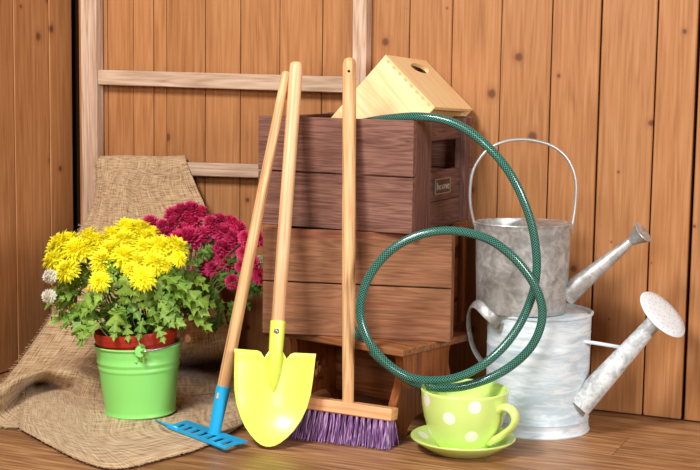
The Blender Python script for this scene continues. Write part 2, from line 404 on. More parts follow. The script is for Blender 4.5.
def crate_mat(pt, yaw): return local(pt, Vector((math.cos(yaw), -math.sin(yaw), 0)), Vector((math.sin(yaw), math.cos(yaw), 0)), Vector((0, 0, 1)))
LB = fl(450, 342.5, HS); LYAW = R(11)
HL = at(450, 235, LB.y).z - HS
WL = (fl(262, 333, HS)-LB).length
lc = crate('wooden_crate', crate_mat(LB, LYAW), WL, .212, HL, (M_BROWN, M_BROWNV, M_BROWNY), (.032, .02, .032), [(0, .24), (.28, .68), (.80, .995)], 'warm brown slatted wooden crate standing on the low stool')
UB = fl(411.5, 235, HS+HL); UYAW = R(26)
HU = at(411.5, 121, UB.y).z - UB.z
WU = .287
uc = crate('wooden_crate', crate_mat(UB + Vector((0, 0, .0006)), UYAW), WU, .268, HU, (M_DARK, M_DARKV, M_DARKY), (.066, .02, .024), [(0, .235), (.24, .515), (.80, .995)], 'dark plum brown slatted crate with a metal tag on top of the other crate')
pl = MB().box((.003, .066, .026), Matrix(), (-.0072, .143, HU*.375), .0006).build('name_plate', plain('dark_bronze', (74, 56, 46), .5, .4, .2), uc)
fr = MB()
for dy, dz, sy, sz in ((0, .0125, .068, .0016), (0, -.0125, .068, .0016), (.033, 0, .003, .026), (-.033, 0, .003, .026)):
    fr.box((.0036, sy, sz), Matrix(), (-.0068, .143+dy, HU*.375+dz))
fr.build('plate_frame', M_STEEL, pl)
fc = bpy.data.curves.new('lettering', 'FONT'); fc.body = 'home'; fc.size = .017; fc.extrude = .0006; fc.align_x = 'CENTER'
fo = bpy.data.objects.new('tmp', fc); C.objects.link(fo)
dg = bpy.context.evaluated_depsgraph_get(); fm = bpy.data.meshes.new_from_object(fo.evaluated_get(dg)); bpy.data.objects.remove(fo)
lo = bpy.data.objects.new('lettering', fm); C.objects.link(lo); fm.materials.clear(); fm.materials.append(plain('pale_pewter', (170, 158, 146), .5, .4)); lo.parent = pl
lo.matrix_local = Matrix.Translation((-.0052, .143, HU*.375-.006)) @ Matrix(((0, 0, 1, 0), (1.45, 0, 0, 0), (0, 1.1, 0, 0), (0, 0, 0, 1)))

# ------------------------------------------------------------------ ply box lying tilted in the upper crate
P2 = at(435, 107, .115)
e1, e2, e3 = Vector((.6528, -.3442, -.6749)), Vector((.4307, .9015, -.0432)), Vector((-.6233, .2624, -.7367))
L1, L2, L3, TP = .1275, .179, .152, .006
Mb = local(P2, -e1, e2, -e3)
# local: X from P2 up along the jointed edge, Y along the top face, Z = upwards out of the box (top face at z=0)
bxo = empty('plywood_box', Mb); tag(bxo, 'pale plywood box with a finger hole lying tilted in the dark upper crate', 'box')
sx = 1.0
MB().box((L1, TP, L3-TP), Matrix(), (L1/2, TP/2, -TP-(L3-TP)/2), .0006).build('side_panel', M_PLY, bxo)
MB().box((L1, TP, L3-TP), Matrix(), (L1/2, L2-TP/2, -TP-(L3-TP)/2), .0006).build('side_panel', M_PLY, bxo)
# top panel with an oval finger hole
n = 32; hc = (L1*.80, L2*.60); outer = []; inner = []
for k in range(n):
    q = 2*math.pi*(k+.5)/n; c_, s_ = math.cos(q), math.sin(q)
    tx = min(((L1-hc[0]) if c_ > 0 else hc[0])/abs(c_) if abs(c_) > 1e-6 else 9, ((L2-hc[1]) if s_ > 0 else hc[1])/abs(s_) if abs(s_) > 1e-6 else 9)
    outer.append((hc[0]+c_*tx, hc[1]+s_*tx)); inner.append((hc[0]+.0125*c_, hc[1]+.036*s_))
# snap nearest outer points to the true corners
for cx_, cy_ in ((0, 0), (L1, 0), (0, L2), (L1, L2)):
    j = min(range(n), key=lambda i: (outer[i][0]-cx_)**2+(outer[i][1]-cy_)**2); outer[j] = (cx_, cy_)
vs = [(x, y, 0) for x, y in outer] + [(x, y, 0) for x, y in inner] + [(x, y, -TP) for x, y in outer] + [(x, y, -TP) for x, y in inner]
fs = []
for k in range(n):
    j = (k+1) % n
    fs += [(k, j, n+j, n+k), (2*n+j, 2*n+k, 3*n+k, 3*n+j), (j, k, 2*n+k, 2*n+j), (n+k, n+j, 3*n+j, 3*n+k)]
MB().add(vs, fs).build('top_panel', M_PLY, bxo)
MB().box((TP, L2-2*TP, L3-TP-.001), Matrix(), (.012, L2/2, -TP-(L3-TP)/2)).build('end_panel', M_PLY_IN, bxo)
MB().box((TP, L2-2*TP, L3-TP-.001), Matrix(), (L1-TP/2, L2/2, -TP-(L3-TP)/2)).build('end_panel', M_PLY, bxo)
jt = MB().box((.0058, .0006, .005), Matrix(), (0, 0, 0)).mesh('joint_tab', M_JOINT)
for k in range(8):
    o = bpy.data.objects.new('joint_tab', jt); C.objects.link(o); o.parent = bxo; o.location = (L1*(.09+.117*k), -.0001, -.0046)

# ------------------------------------------------------------------ ladder
ld = empty('wooden_ladder', wmat(-1.14, .0, 0)); tag(ld, 'weathered grey wooden ladder leaning flat against the plank wall behind the crates', 'ladder')
inv = ld.matrix_world.inverted()
def bar(name, p, q, wd, th, mat, tag_axis):
    """rectangular bar whose front face centre line runs p..q (world), width wd in the wall plane, thickness th towards the wall"""
    p, q = inv @ p, inv @ q; d = q-p; L = d.length
    if tag_axis == 'X': Mx = local((p+q)/2, d.normalized(), Vector((0, 1, 0)), d.normalized().cross(Vector((0, 1, 0)))); size = (L, th, wd)
    else: Mx = local((p+q)/2, Vector((0, 1, 0)).cross(d.normalized()), Vector((0, 1, 0)), d.normalized()); size = (wd, th, L)
    o = MB().box(size, Matrix(), (0, th/2, 0), .0015).build(name, mat, ld); o.matrix_local = Mx; return o
def on(px, py, z, off):
    a = wallpt(px, py, off); return a
a, b = wallpt(87.8, 0, .030), wallpt(89.5, 190, .030); d = (b-a); pb = a + d*((.004-a.z)/d.z); pt = a - d*.75
bar('side_rail', pb, pt, .0372, .026, M_LADDERV, 'Z')
a = wallpt(359.5, 0, .030); b = wallpt(358.5, 110, .030); d = b-a; pb2 = a + d*((.004-a.z)/d.z); pt2 = a - d*1.2
bar('side_rail', pb2, pt2, .0275, .026, M_LADDERV, 'Z')
bar('rung', wallpt(97.5, 77.2, .026), wallpt(352, 85, .026), .0295, .018, M_LADDER, 'X')
bar('rung', wallpt(97.5, 166.5, .026), wallpt(352, 174, .026), .026, .018, M_LADDER, 'X')
bar('rung', wallpt(97.5, 258, .026), wallpt(352, 266, .026), .026, .018, M_LADDER, 'X')

# ------------------------------------------------------------------ burlap
N = 90
rows = [
 [wallpt(99, 200, .003), wallpt(128, 200, .003), wallpt(158, 200, .003), wallpt(190, 200, .003)],
 [wallpt(98, 166, .005), wallpt(128, 165, .005), wallpt(158, 166, .005), wallpt(186, 165, .005)],
 [wallpt(97, 157, .016), wallpt(128, 156, .016), wallpt(158, 157, .016), wallpt(185, 156, .016)],
 [wallpt(97, 166, .031), wallpt(128, 165, .031), wallpt(158, 167, .031), wallpt(188, 166, .031)],
 [wallpt(97, 185, .036), wallpt(122, 186, .044), wallpt(150, 190, .036), wallpt(196, 186, .036)],
 [wallpt(92, 210, .045), wallpt(118, 212, .065), wallpt(160, 214, .05), wallpt(205, 206, .06)],
 [wallpt(78, 236, .075), wallpt(116, 240, .10), wallpt(162, 244, .09), wallpt(211, 236, .10)],
 [at(68, 275, .50), at(113, 280, .43), at(165, 284, .42), at(218, 276, .40)],
 [at(54, 312, .46), at(108, 318, .39), at(166, 322, .37), at(224, 312, .34)],
 [at(33, 345, .40), at(100, 346, .34), at(166, 350, .32), at(232, 342, .28)],
 [fl(4, 383, .012), fl(50, 376, .016), fl(100, 375, .012), fl(166, 368, .008), fl(240, 364, .006)],
 [fl(-14, 390, .046), fl(44, 370, .054), fl(80, 366, .055), fl(108, 373, .044), fl(243, 378, .004)],
 [fl(-14, 403, .040), fl(36, 377, .044), fl(74, 376, .046), fl(106, 384, .034), fl(244, 386, .004)],
 [fl(-8, 420, .010), fl(31, 386, .012), fl(66, 391, .010), fl(102, 401, .006), fl(245, 393, .003)],
 [fl(2, 427, .002), fl(33, 394, .008), fl(68, 397, .006), fl(104, 407, .002), fl(246, 400, .002)],
 [fl(15, 428, .002), fl(44, 413, .002), fl(74, 416, .002), fl(112, 424, .002), fl(244, 410, .002)],
 [fl(26, 428, .002), fl(58, 440, .002), fl(84, 452, .002), fl(117, 460, .002), fl(165, 452, .002), fl(203, 440, .002), fl(240, 418, .002)],
]
cols = [spline(rw, N) for rw in rows]
NV = 170
lines = [spline([cols[r_][i] for r_ in range(len(rows))], NV) for i in range(N)]
grid = [[None]*N for _ in range(NV)]
for j in range(NV):
    for i in range(N):
        p = lines[i][j].copy()
        tz = j/(NV-1)
        amp = .013 if .22 < tz < .86 else .0016
        if tz < .2: amp = .002 if tz < .17 else .004
        nz = noise.noise(Vector((i/N*5.0+3, tz*3.2, 1.3))); n2 = noise.noise(Vector((i/N*13, tz*16, 7.7)))
        dirv = Vector((.1, -.75, .6)) if tz < .6 else Vector((0, -.2, 1))
        dp = dirv*(nz*amp + n2*amp*.35)
        if tz > .58 and dp.z < 0: dp.z *= .1
        p += dp
        if p.z < .0012: p.z = .0012 + random.random()*.0004
        lim = (p-WA).dot(WN)
        if lim < .0025: p += WN*(.0025-lim)
        grid[j][i] = p
uvx = 0.30
acc = [0]
for j in range(1, NV): acc.append(acc[-1] + (grid[j][N//2]-grid[j-1][N//2]).length)
b = MB(); vs = [p for rw in grid for p in rw]; fs = []; uvs = []
for j in range(NV-1):
    for i in range(N-1):
        fs.append((j*N+i, (j+1)*N+i, (j+1)*N+i+1, j*N+i+1))
        U = lambda ii, jj: (ii/(N-1)*.36, acc[jj])
        uvs.append([U(i, j), U(i, j+1), U(i+1, j+1), U(i+1, j)])
bo = b.add(vs, fs, uvs).build('burlap_cloth', M_BURLAP, None, True)
so = bo.modifiers.new('thickness', 'SOLIDIFY'); so.thickness = .0014; so.offset = 1
tag(bo, 'coarse tan burlap cloth draped over the ladder rung and spread on the floor', 'cloth')
fb = MB()
def thread(p, d):
    d = Vector(d); q = p + d*.5 + Vector((random.uniform(-.002, .002), random.uniform(-.002, .002), random.uniform(0, .002)))
    fb.tube([p, q, p + d + Vector((random.uniform(-.003, .003), random.uniform(-.003, .003), random.uniform(-.001, .002)))], [.0007, .0006, .0004], 3, False)
for j in range(int(NV*.12), NV-2):
    for s_ in range(2):
        p = grid[j][0].lerp(grid[j+1][0], s_*.5); d = (grid[j][0]-grid[j][3]).normalized()*random.uniform(.004, .010)
        thread(p + Vector((0, 0, .0008)), d)
fr2 = [
 [fl(28, 379, .016), fl(46, 383, .013), fl(70, 391, .010), fl(104, 401, .007), fl(244, 392, .0045)],
 [fl(26, 390, .013), fl(48, 394, .009), fl(72, 399, .007), fl(106, 408, .0055), fl(245, 398, .0045)],
 [fl(24, 404, .008), fl(50, 408, .006), fl(76, 413, .005), fl(110, 420, .0045), fl(246, 406, .0042)],
 [fl(22, 418, .005), fl(52, 424, .0042), fl(80, 432, .004), fl(114, 440, .004), fl(246, 414, .004)],
 [fl(21, 430, .004), fl(56, 449, .004), fl(84, 462, .004), fl(117, 469, .004), fl(165, 458.5, .004), fl(204, 446.5, .004), fl(244, 424, .004)]]
NF = 26; fl_l = [spline(rw, N) for rw in fr2]; fl_l = [spline([fl_l[k][i] for k in range(5)], NF) for i in range(N)]
G2 = [[fl_l[i][j] + Vector((0, 0, .0006*noise.noise(Vector((i*.3, j*.5, 4))) + (.002*abs(noise.noise(Vector((i*.09, j*.16, 9)))) if i < 26 else 0))) for i in range(N)] for j in range(NF)]
vs = [p for rw in G2 for p in rw]; fs = []; uvs = []
for j in range(NF-1):
    for i in range(N-1):
        fs.append((j*N+i, (j+1)*N+i, (j+1)*N+i+1, j*N+i+1))
        uvs.append([(ii/(N-1)*.40, jj/(NF-1)*.24) for ii, jj in ((i, j), (i, j+1), (i+1, j+1), (i+1, j))])
fp_ = MB().add(vs, fs, uvs).build('folded_flap', M_BURLAP, bo, True)
so = fp_.modifiers.new('thickness', 'SOLIDIFY'); so.thickness = .0014; so.offset = 1
for j in range(NF-1):
    for s_ in range(4):
        p = G2[j][0].lerp(G2[j+1][0], s_*.25); d = (G2[j][0]-G2[j][4]).normalized()*random.uniform(.005, .010); d.z -= .001
        thread(p + Vector((0, 0, .0008)), d)
grid = G2
for i in range(N-1):
    for s_ in range(2):
        p = grid[-1][i].lerp(grid[-1][i+1], s_*.5); d = (grid[-1][i]-grid[-5][i]).normalized()*random.uniform(.002, .005); d.z = 0
        thread(p + Vector((0, 0, .0008)), d)
tag(fb.build('fringe', M_BURLAP, bo), kind='stuff')

# ------------------------------------------------------------------ green bucket with the red flower pot
BC = fl(135.2, 421.5, .004) + Vector((0, .061, 0)); BC.z = .0066
Mk = Matrix.Translation(BC) @ Matrix.Rotation(R(-2.0), 4, 'Y')
bk = empty('metal_bucket', Mk); tag(bk, 'apple green metal bucket with wire handle standing on the burlap', 'bucket')
RB, RT, HB = .0595, .0728, .120
def rr(z): return RB + (RT-RB)*z/HB
pf = [(0, .003), (RB-.004, .003), (RB+.001, .0), (RB+.0022, .002), (RB+.001, .0045)]
for z in (.01, .03, .05, .068, .076, .078): pf.append((rr(z), z))
pf += [(rr(.080)+.0012, .080), (rr(.083)+.0012, .083), (rr(.085), .085), (rr(.088)-.0004, .088), (rr(.091)+.0014, .091), (rr(.094)+.0014, .094), (rr(.096), .096)]
pf += [(rr(.105), .105), (RT, HB-.003), (RT+.0022, HB-.0018), (RT+.0026, HB), (RT+.0012, HB+.0016), (RT-.0006, HB), (RT-.0016, HB-.004), (rr(.05)-.0016, .05), (RB-.0016, .006), (0, .006)]
MB().lathe(pf, 72).build('body', M_GREENPAINT, bk, True, 50)
q0 = R(-78)
def ear(q):
    M = Matrix.Rotation(q+math.pi/2, 4, 'Z') @ Matrix.Translation((0, -RT-.0032, HB-.001)) @ Matrix.Rotation(R(90), 4, 'X')
    e = MB().lathe([(0, .0022), (.0085, .0022), (.0098, .001), (.0098, -.001), (.0085, -.0016), (0, -.0016)], 24, M)
    e.build('handle_ear', M_GREENPAINT, bk, True, 40)
    M2 = Matrix.Rotation(q+math.pi/2, 4, 'Z') @ Matrix.Translation((.008, -rr(.10)-.0002, .101)) @ Matrix.Rotation(R(90), 4, 'X')
    r_ = MB()
    for dx in (0, -.016): r_.lathe([(.0022, 0), (.002, .001), (0, .0014)], 10, M2 @ Matrix.Translation((dx, 0, 0)))
    r_.build('rivet', M_GREENPAINT, bk, True)
ear(q0); ear(q0+math.pi)
hp = []
for k in range(25):
    q = q0 + math.pi*k/24; ext = math.sin(math.pi*k/24)
    hp.append(Vector(((RT+.006)*math.cos(q)*(1+.05*ext), (RT+.006)*math.sin(q)*(1+.05*ext), HB - .001 + .008*ext)))
MB().tube(hp, .0016, 8).build('wire_handle', M_STEEL, bk, True)
gm = hp[12]; gd = (hp[13]-hp[11]).normalized()
MB().tube([gm-gd*.03, gm-gd*.027, gm-gd*.01, gm+gd*.01, gm+gd*.027, gm+gd*.03], [.005, .0066, .0072, .0072, .0066, .005], 14).build('grip', M_GRIP, bk, True, 40)
Mp = Mk @ Matrix.Translation((.0015, 0, .034)) @ Matrix.Rotation(R(-2.6), 4, 'Y') @ Matrix.Scale(1.03, 4)
fp = empty('flower_pot', Mp); tag(fp, 'red plastic flower pot sitting inside the green bucket', 'pot')
HP = .108
MB().lathe([(0, 0), (.050, 0), (.052, .002), (.0635, .088), (.0668, .089), (.0675, .097), (.0682, .0975), (.0692, HP-.002), (.0690, HP), (.0668, HP), (.065, .09), (.062, .07)], 64).build('body', M_REDPLASTIC, fp, True, 40)
so_ = MB().lathe([(0, .088), (.03, .089), (.0645, .086)], 40).build('soil', M_SOIL, fp, True)

# ------------------------------------------------------------------ chrysanthemums
def head_mesh(name, mat, layers, wd, curl, seed):
    rnd = random.Random(seed); b = MB()
    for (cnt, el, ln, r0, z0) in layers:
        for k in range(cnt):
            q = 2*math.pi*(k+rnd.uniform(-.3, .3))/cnt + el; e = R(el+rnd.uniform(-8, 8)); l_ = ln*rnd.uniform(.85, 1.08)
            rad = Vector((math.cos(q), math.sin(q), 0)); tan = Vector((-math.sin(q), math.cos(q), 0))
            p = rad*r0 + Vector((0, 0, z0)); pts = []
            for t in (0, .4, .75, 1.0):
                ee = e + R(curl)*t
                if t: p = p + (rad*math.cos(ee) + Vector((0, 0, 1))*math.sin(ee))*l_*(t-lt)
                lt = t
                pts.append(p.copy())
            w_ = wd*rnd.uniform(.85, 1.15); nrm = (rad*-math.sin(e) + Vector((0, 0, 1))*math.cos(e))
            ws = [w_*.5, w_*.95, w_*.85]
            vs = []
            for pp, ww in zip(pts[:3], ws): vs += [pp - tan*ww + nrm*ww*.35, pp + tan*ww + nrm*ww*.35]
            vs += [pts[3]]
            b.add(vs, [(0, 1, 3, 2), (2, 3, 5, 4), (4, 5, 6)], [[(0, 0), (1, 0), (1, .4), (0, .4)], [(0, .4), (1, .4), (1, .75), (0, .75)], [(0, .75), (1, .75), (.5, 1)]])
    # densely packed centre florets, then the green calyx
    rc = layers[3][2]*.62
    b.lathe([(rc*math.cos(R(a_)), max(.0, .002 + rc*.8*math.sin(R(a_)))) for a_ in (-10, 10, 30, 50, 70, 90)], 12)
    for i in range(len(b.uv)-60, len(b.uv)): b.uv[i] = [(0, .4)]*len(b.f[i])
    b.lathe([(.0, -.35*.01), (.0035, -.002), (.0045, .001), (.0, .003)], 8)
    return b.mesh(name, mat)
# unit heads have radius about 0.02
YL = [(20, -22, .0205, .002, .001), (20, -4, .021, .002, .002), (18, 14, .0200, .002, .003), (16, 32, .0185, .0018, .004), (13, 50, .0165, .0015, .005), (10, 66, .0145, .001, .0055), (6, 82, .0125, .0005, .006)]
ML = [(20, -48, .014, .004, .0005), (22, -25, .0165, .003, .001), (22, -4, .0175, .0025, .002), (20, 15, .0175, .002, .003), (18, 33, .0168, .0018, .004), (14, 50, .0158, .0015, .005), (11, 66, .0150, .001, .0055), (7, 80, .0142, .0005, .006)]
YH = [head_mesh('yellow_head', M_YEL, YL, .0027, -14, s_) for s_ in (1, 2, 3)]
MH = [head_mesh('magenta_head', M_MAG, ML, .0026, 16, s_) for s_ in (4, 5, 6)]
WH = [head_mesh('white_head', M_WHT, ML, .0028, 10, 9)]
half = [(x*.78, y) for x, y in [(.03, 0), (.035, .14), (.13, .12), (.20, .17), (.27, .24), (.20, .28), (.07, .30), (.16, .38), (.30, .50), (.36, .60), (.27, .60), (.21, .59), (.07, .57), (.12, .68), (.24, .84), (.15, .82), (.10, .86), (0, 1.0)]]
def leaf_mesh(name, mat, droop, fold, seed):
    rnd = random.Random(seed); vs = []; fs = []; uv = []; n = len(half)
    def P(x, y): return Vector((x, y - .15*droop*y*y, -droop*y*y*.5 + fold*abs(x) + rnd.uniform(-.02, .02)))
    for sg in (1, -1):
        base = len(vs); hw = [x*rnd.uniform(.85, 1.12) for x, _ in half]
        for i in range(n):
            y = half[i][1]; ym = i/(n-1)
            vs.append(P(0, ym)); vs.append(P(sg*hw[i], y))
        for i in range(n-1):
            f = [base+2*i, base+2*i+1, base+2*i+3, base+2*i+2] if i < n-2 else [base+2*i, base+2*i+1, base+2*i+2]
            u = [(.5, i/n), (.5+sg*half[i][0], half[i][1]), (.5+sg*half[i+1][0], half[i+1][1]), (.5, (i+1)/n)]
            if i == n-2: u = u[:2] + [u[3]]
            if sg < 0: f = f[::-1]; u = u[::-1]
            fs.append(f); uv.append(u)
    return MB().add(vs, fs, uv).mesh(name, mat, True)
LM = [leaf_mesh('leaf', M_LEAF, d_, f_, s_) for d_, f_, s_ in ((.5, .15, 1), (.8, .25, 2), (.25, .1, 3), (1.0, .05, 4))]
LMD = [leaf_mesh('leaf', M_LEAFD, d_, f_, s_) for d_, f_, s_ in ((.5, .15, 1), (.8, .25, 2), (.25, .1, 3))]
PT = Mp @ Vector((0, 0, HP-.012))
def put(mesh, name, parent, loc, zdir, scale, spin=None):
    o = bpy.data.objects.new(name, mesh); C.objects.link(o); o.parent = parent
    zq = Vector(zdir).normalized().to_track_quat('Z', 'Y').to_matrix().to_4x4()
    M = Matrix.Translation(loc) @ zq @ Matrix.Rotation(spin if spin is not None else random.uniform(0, 6.28), 4, 'Z') @ Matrix.Scale(scale, 4)
    o.matrix_local = parent.matrix_world.inverted() @ M; return o
def stem(parent, p0, p1, r_=.0014, mat=None):
    mid = p0.lerp(p1, .55) + Vector(((p1.x-p0.x)*-.12, (p1.y-p0.y)*-.12, .012))
    inv_ = parent.matrix_world.inverted()
    MB().tube([inv_ @ q for q in spline([p0, mid, p1], 7)], [r_*1.3, r_*1.3, r_*1.2, r_*1.1, r_, r_*.9, r_*.8], 6).build('stem', mat or M_STEM, parent, True)
def put_leaf(mesh, parent, loc, out, size, tilt=0.0, twist=0.0):
    """leaf base at loc, tip pointing along out, upper side upwards"""
    y = Vector(out).normalized(); up = Vector((0, -.8, .75)); z = (up - y*up.dot(y)).normalized(); x = y.cross(z)
    o = bpy.data.objects.new('leaf', mesh); C.objects.link(o); o.parent = parent
    M = Matrix((x, y, z)).transposed().to_4x4(); M = M @ Matrix.Rotation(twist, 4, 'Y') @ Matrix.Scale(size, 4); M.translation = loc
    o.matrix_local = parent.matrix_world.inverted() @ M
ye = empty('yellow_chrysanthemum', Matrix.Translation(PT)); tag(ye, 'bushy yellow chrysanthemum with bright green leaves in the red pot', 'plant')
YP = [(61, 243, 28), (76, 249, 28), (52, 259, 22), (66, 269, 24), (89, 236, 24), (83, 249, 24), (112, 235, 26), (127, 229, 28), (139, 228, 24), (112, 251, 30), (102, 259, 24), (124, 256, 28),
      (100, 266, 18), (143, 238, 26), (145, 248, 26), (160, 246, 26), (175, 247, 28), (180, 257, 16), (140, 263, 28), (155, 262, 24), (165, 263, 16), (143, 277, 24), (99, 280, 20), (123, 240, 26), (97, 241, 24), (54, 248, 20), (133, 269, 18), (70, 239, 22), (151, 232, 20)]
cx_y = Vector((PT.x - .02, PT.y+.01, PT.z + .03))
for i, (px, py, d_) in enumerate(YP):
    Y = BC.y + .05 - (py-228)/50*.125 + random.uniform(-.01, .01)
    if px < 70: Y += .02
    p = at(px, py, Y); nrm = (p-cx_y).normalized() + Vector((0, -.35, .25)) + Vector((random.uniform(-.2, .2), random.uniform(-.2, .2), 0))
    rad = d_/2*((Y-CAM.y)/FPX)
    nn = nrm.normalized(); base = p - nn*.006
    put(YH[i % 3], 'flower_head', ye, base, nrm, rad/.0178)
    stem(ye, PT + Vector((random.uniform(-.03, .03), random.uniform(-.03, .03), -.006)), base, .0012)
bud = MB().lathe([(0, 0), (.0042, .002), (.005, .005), (.0035, .009), (0, .0105)], 10).mesh('bud', M_YEL, True)
for px, py, Y in ((73, 308, .12), (131, 279, .08), (75, 274, .10), (52, 277, .16), (88, 291, .07)):
    p = at(px, py, Y); put(bud, 'bud', ye, p, (random.uniform(-.4, .4), -.4, 1), .75); stem(ye, PT + Vector((random.uniform(-.03, .03), -.02, -.006)), p, .0009)
rl = random.Random(21)
cnt = 0
while cnt < 105:
    px, py = rl.uniform(58, 196), rl.uniform(256, 338)
    # foliage silhouette of the yellow plant
    ex = (px-130)/66; ey = (py-292)/50
    if ex*ex + ey*ey > 1 or (py > 314 and (px > 172 or px < 88)) or py > 328: continue
    dome = math.sqrt(max(0, 1-ex*ex*.9-ey*ey*.5))
    Y = BC.y - .080*dome + rl.uniform(0, .07) + .015 + (.04 if py < 272 else 0)
    p = at(px, py, Y); out = Vector(((px-126)/70 + rl.uniform(-.5, .5), -.12 + rl.uniform(-.35, .3), rl.uniform(-1.0, .15)))
    put_leaf(LM[cnt % 4], ye, p, out, rl.uniform(.042, .066), 0, rl.uniform(-.5, .5)); cnt += 1
for px, py, Y, out, sz in ((86, 326, .07, (-.35, -.2, -1), .042), (139, 342, .049, (.25, -.1, -1), .040), (100, 322, .062, (-.7, -.4, -.6), .04), (117, 318, .06, (-.1, -.5, -.8), .042), (143, 318, .06, (-.2, -.5, -1), .042),
                           (160, 312, .07, (.7, -.4, -.6), .04), (80, 312, .09, (-.9, -.3, -.5), .036), (74, 322, .1, (-.9, -.2, -.35), .03), (157, 325, .06, (.4, -.4, -.8), .036), (127, 322, .058, (.1, -.4, -1), .036)):
    p = at(px, py, Y); put_leaf(LM[2], ye, p, out, sz, 0, .2); stem(ye, PT + Vector(((px-126)*.0006, -.05, -.004)), p, .0011)
ma = empty('magenta_chrysanthemum', Matrix.Translation(PT + Vector((.03, .03, 0)))); tag(ma, 'magenta chrysanthemum leaning out behind the yellow one', 'plant')
MP = [(150, 222, 18), (158, 233, 18), (153, 228, 14), (169, 230, 18), (172, 214, 18), (173, 221, 16), (181, 210, 18), (191, 209, 20), (201, 212, 18), (191, 221, 25), (177, 237, 18), (188, 239, 28), (204, 234, 18), (212, 227, 16), (211, 221, 16),
      (220, 220, 18), (231, 222, 18), (239, 227, 17), (222, 232, 20), (234, 239, 22), (233, 247, 18), (222, 247, 19), (200, 267, 21), (213, 268, 17), (224, 261, 22), (222, 254, 16), (233, 281, 16), (246, 237, 16), (244, 253, 15), (259, 238, 16), (260, 275, 17), (254, 262, 14), (184, 229, 18), (162, 224, 14), (242, 266, 13)]
cx_m = Vector((at(205, 290, .24)))
for i, (px, py, d_) in enumerate(MP):
    Y = .30 - (py-208)/75*.10 + random.uniform(-.01, .01)
    if px > 240: Y = .12
    p = at(px, py, Y); nrm = (p-cx_m).normalized()*.8 + Vector((0, -.5, .2)) + Vector((random.uniform(-.2, .2), random.uniform(-.2, .2), 0))
    rad = d_/2*((Y-CAM.y)/FPX); base = p - nrm.normalized()*.006
    put(MH[i % 3], 'flower_head', ma, base, nrm, rad/.0172)
    hub = at(190 + (px-190)*.12, 318, .24 if px < 240 else .2)
    stem(ma, hub, base, .0008, M_STEM)
for dx in (-.01, .0, .012):
    stem(ma, PT + Vector((.04+dx, .02, -.006)), at(196+dx*1500, 305, .24), .0022, M_STEMB)
cnt = 0
while cnt < 120:
    px, py = rl.uniform(168, 252), rl.uniform(238, 318)
    if ((px-208)/46)**2 + ((py-278)/40)**2 > 1: continue
    Y = .235 + rl.uniform(-.03, .05); p = at(px, py, Y)
    put_leaf(LMD[cnt % 3], ma, p, (((px-205)/50)+rl.uniform(-.5, .5), -.12+rl.uniform(-.35, .3), rl.uniform(-1.0, .2)), rl.uniform(.026, .038), 0, rl.uniform(-.5, .5)); cnt += 1
wh = empty('white_chrysanthemum', Matrix.Translation(PT + Vector((-.04, .02, 0)))); tag(wh, 'two small white chrysanthemum flowers at the outer side of the yellow plant', 'plant')
for px, py, d_ in ((49, 277, 13), (48, 297, 13)):
    p = at(px, py, .085); base = p + Vector((.003, .004, 0)); put(WH[0], 'flower_head', wh, base, (-.6, -.5, .3), d_/2*(2.35/FPX)/.0150)
    stem(wh, PT + Vector((-.045, .01, -.006)), base, .0009)

# ------------------------------------------------------------------ tools leaning on the crates
def handle(b, z0, z1, r0, r1, n=20, x=0, y=0, hole=False):
    L = z1-z0
    pf_ = [(0, z0), (r0*.9, z0), (r0, z0+.002), (r0+(r1-r0)*.5, z0+L*.5), (r1, z1-.012), (r1*.93, z1-.004), (r1*.7, z1-.001), (0, z1)]
    return b.lathe(pf_, n, Matrix.Translation((x, y, 0)))
# shovel
tip = fl(269, 446.5, .0006); top = at(296.5, 62, .088)
Msh = frame(tip, top-tip, (-.05, -1, 0)); LSH = (top-tip).length
sh = empty('garden_shovel', Msh); tag(sh, 'lime yellow bladed garden shovel with a wooden handle leaning on the crates', 'shovel')
prof = [(.003, .0), (.011, .0022), (.019, .007), (.029, .016), (.039, .028), (.0485, .044), (.0565, .064), (.0612, .086), (.0632, .11), (.0642, .13), (.0648, .143), (.0655, .151)]
nx = 22; vs = []; uvs = []
def blade_y(x, z): return -3.6*x*x - 5.0*max(0, .075-z)**2 + .006 - .25*max(0, .142-.0-z if False else z-.142)
for hw, zz in prof:
    for i in range(nx+1):
        x = -hw + 2*hw*i/nx; z = zz
        if zz > .115:     # shoulder notches beside the socket
            dn = abs(abs(x)-.0185)/.006
            if dn < 1: z = zz - (zz-.115)/.036*.011*(1-dn*dn)
        vs.append((x, blade_y(x, zz), z))
fs = [(j*(nx+1)+i, j*(nx+1)+i+1, (j+1)*(nx+1)+i+1, (j+1)*(nx+1)+i) for j in range(len(prof)-1) for i in range(nx)]
bl = MB().add(vs, fs).build('blade', M_YELLOWPAINT, sh, True)
bl.modifiers.new('thickness', 'SOLIDIFY').thickness = .0018; bl.modifiers['thickness'].offset = 0
sp = MB(); 
sp.tube([(0, .004, .088), (0, .003, .098), (0, .001, .115), (0, -.001, .14), (0, 0, .162), (0, 0, .20)], [.002, .006, .0088, .0108, .0118, .0124], 20)
sp.build('socket', M_YELLOWPAINT, sh, True, 50)
MB().lathe([(.0044, 0), (.004, .0012), (0, .002)], 12, Matrix.Translation((0, -.0118, .183)) @ Matrix.Rotation(R(90), 4, 'X')).build('rivet', M_STEEL, sh, True)
handle(MB(), .19, LSH, .0108, .0112).build('handle', M_HANDLE, sh, True, 50)
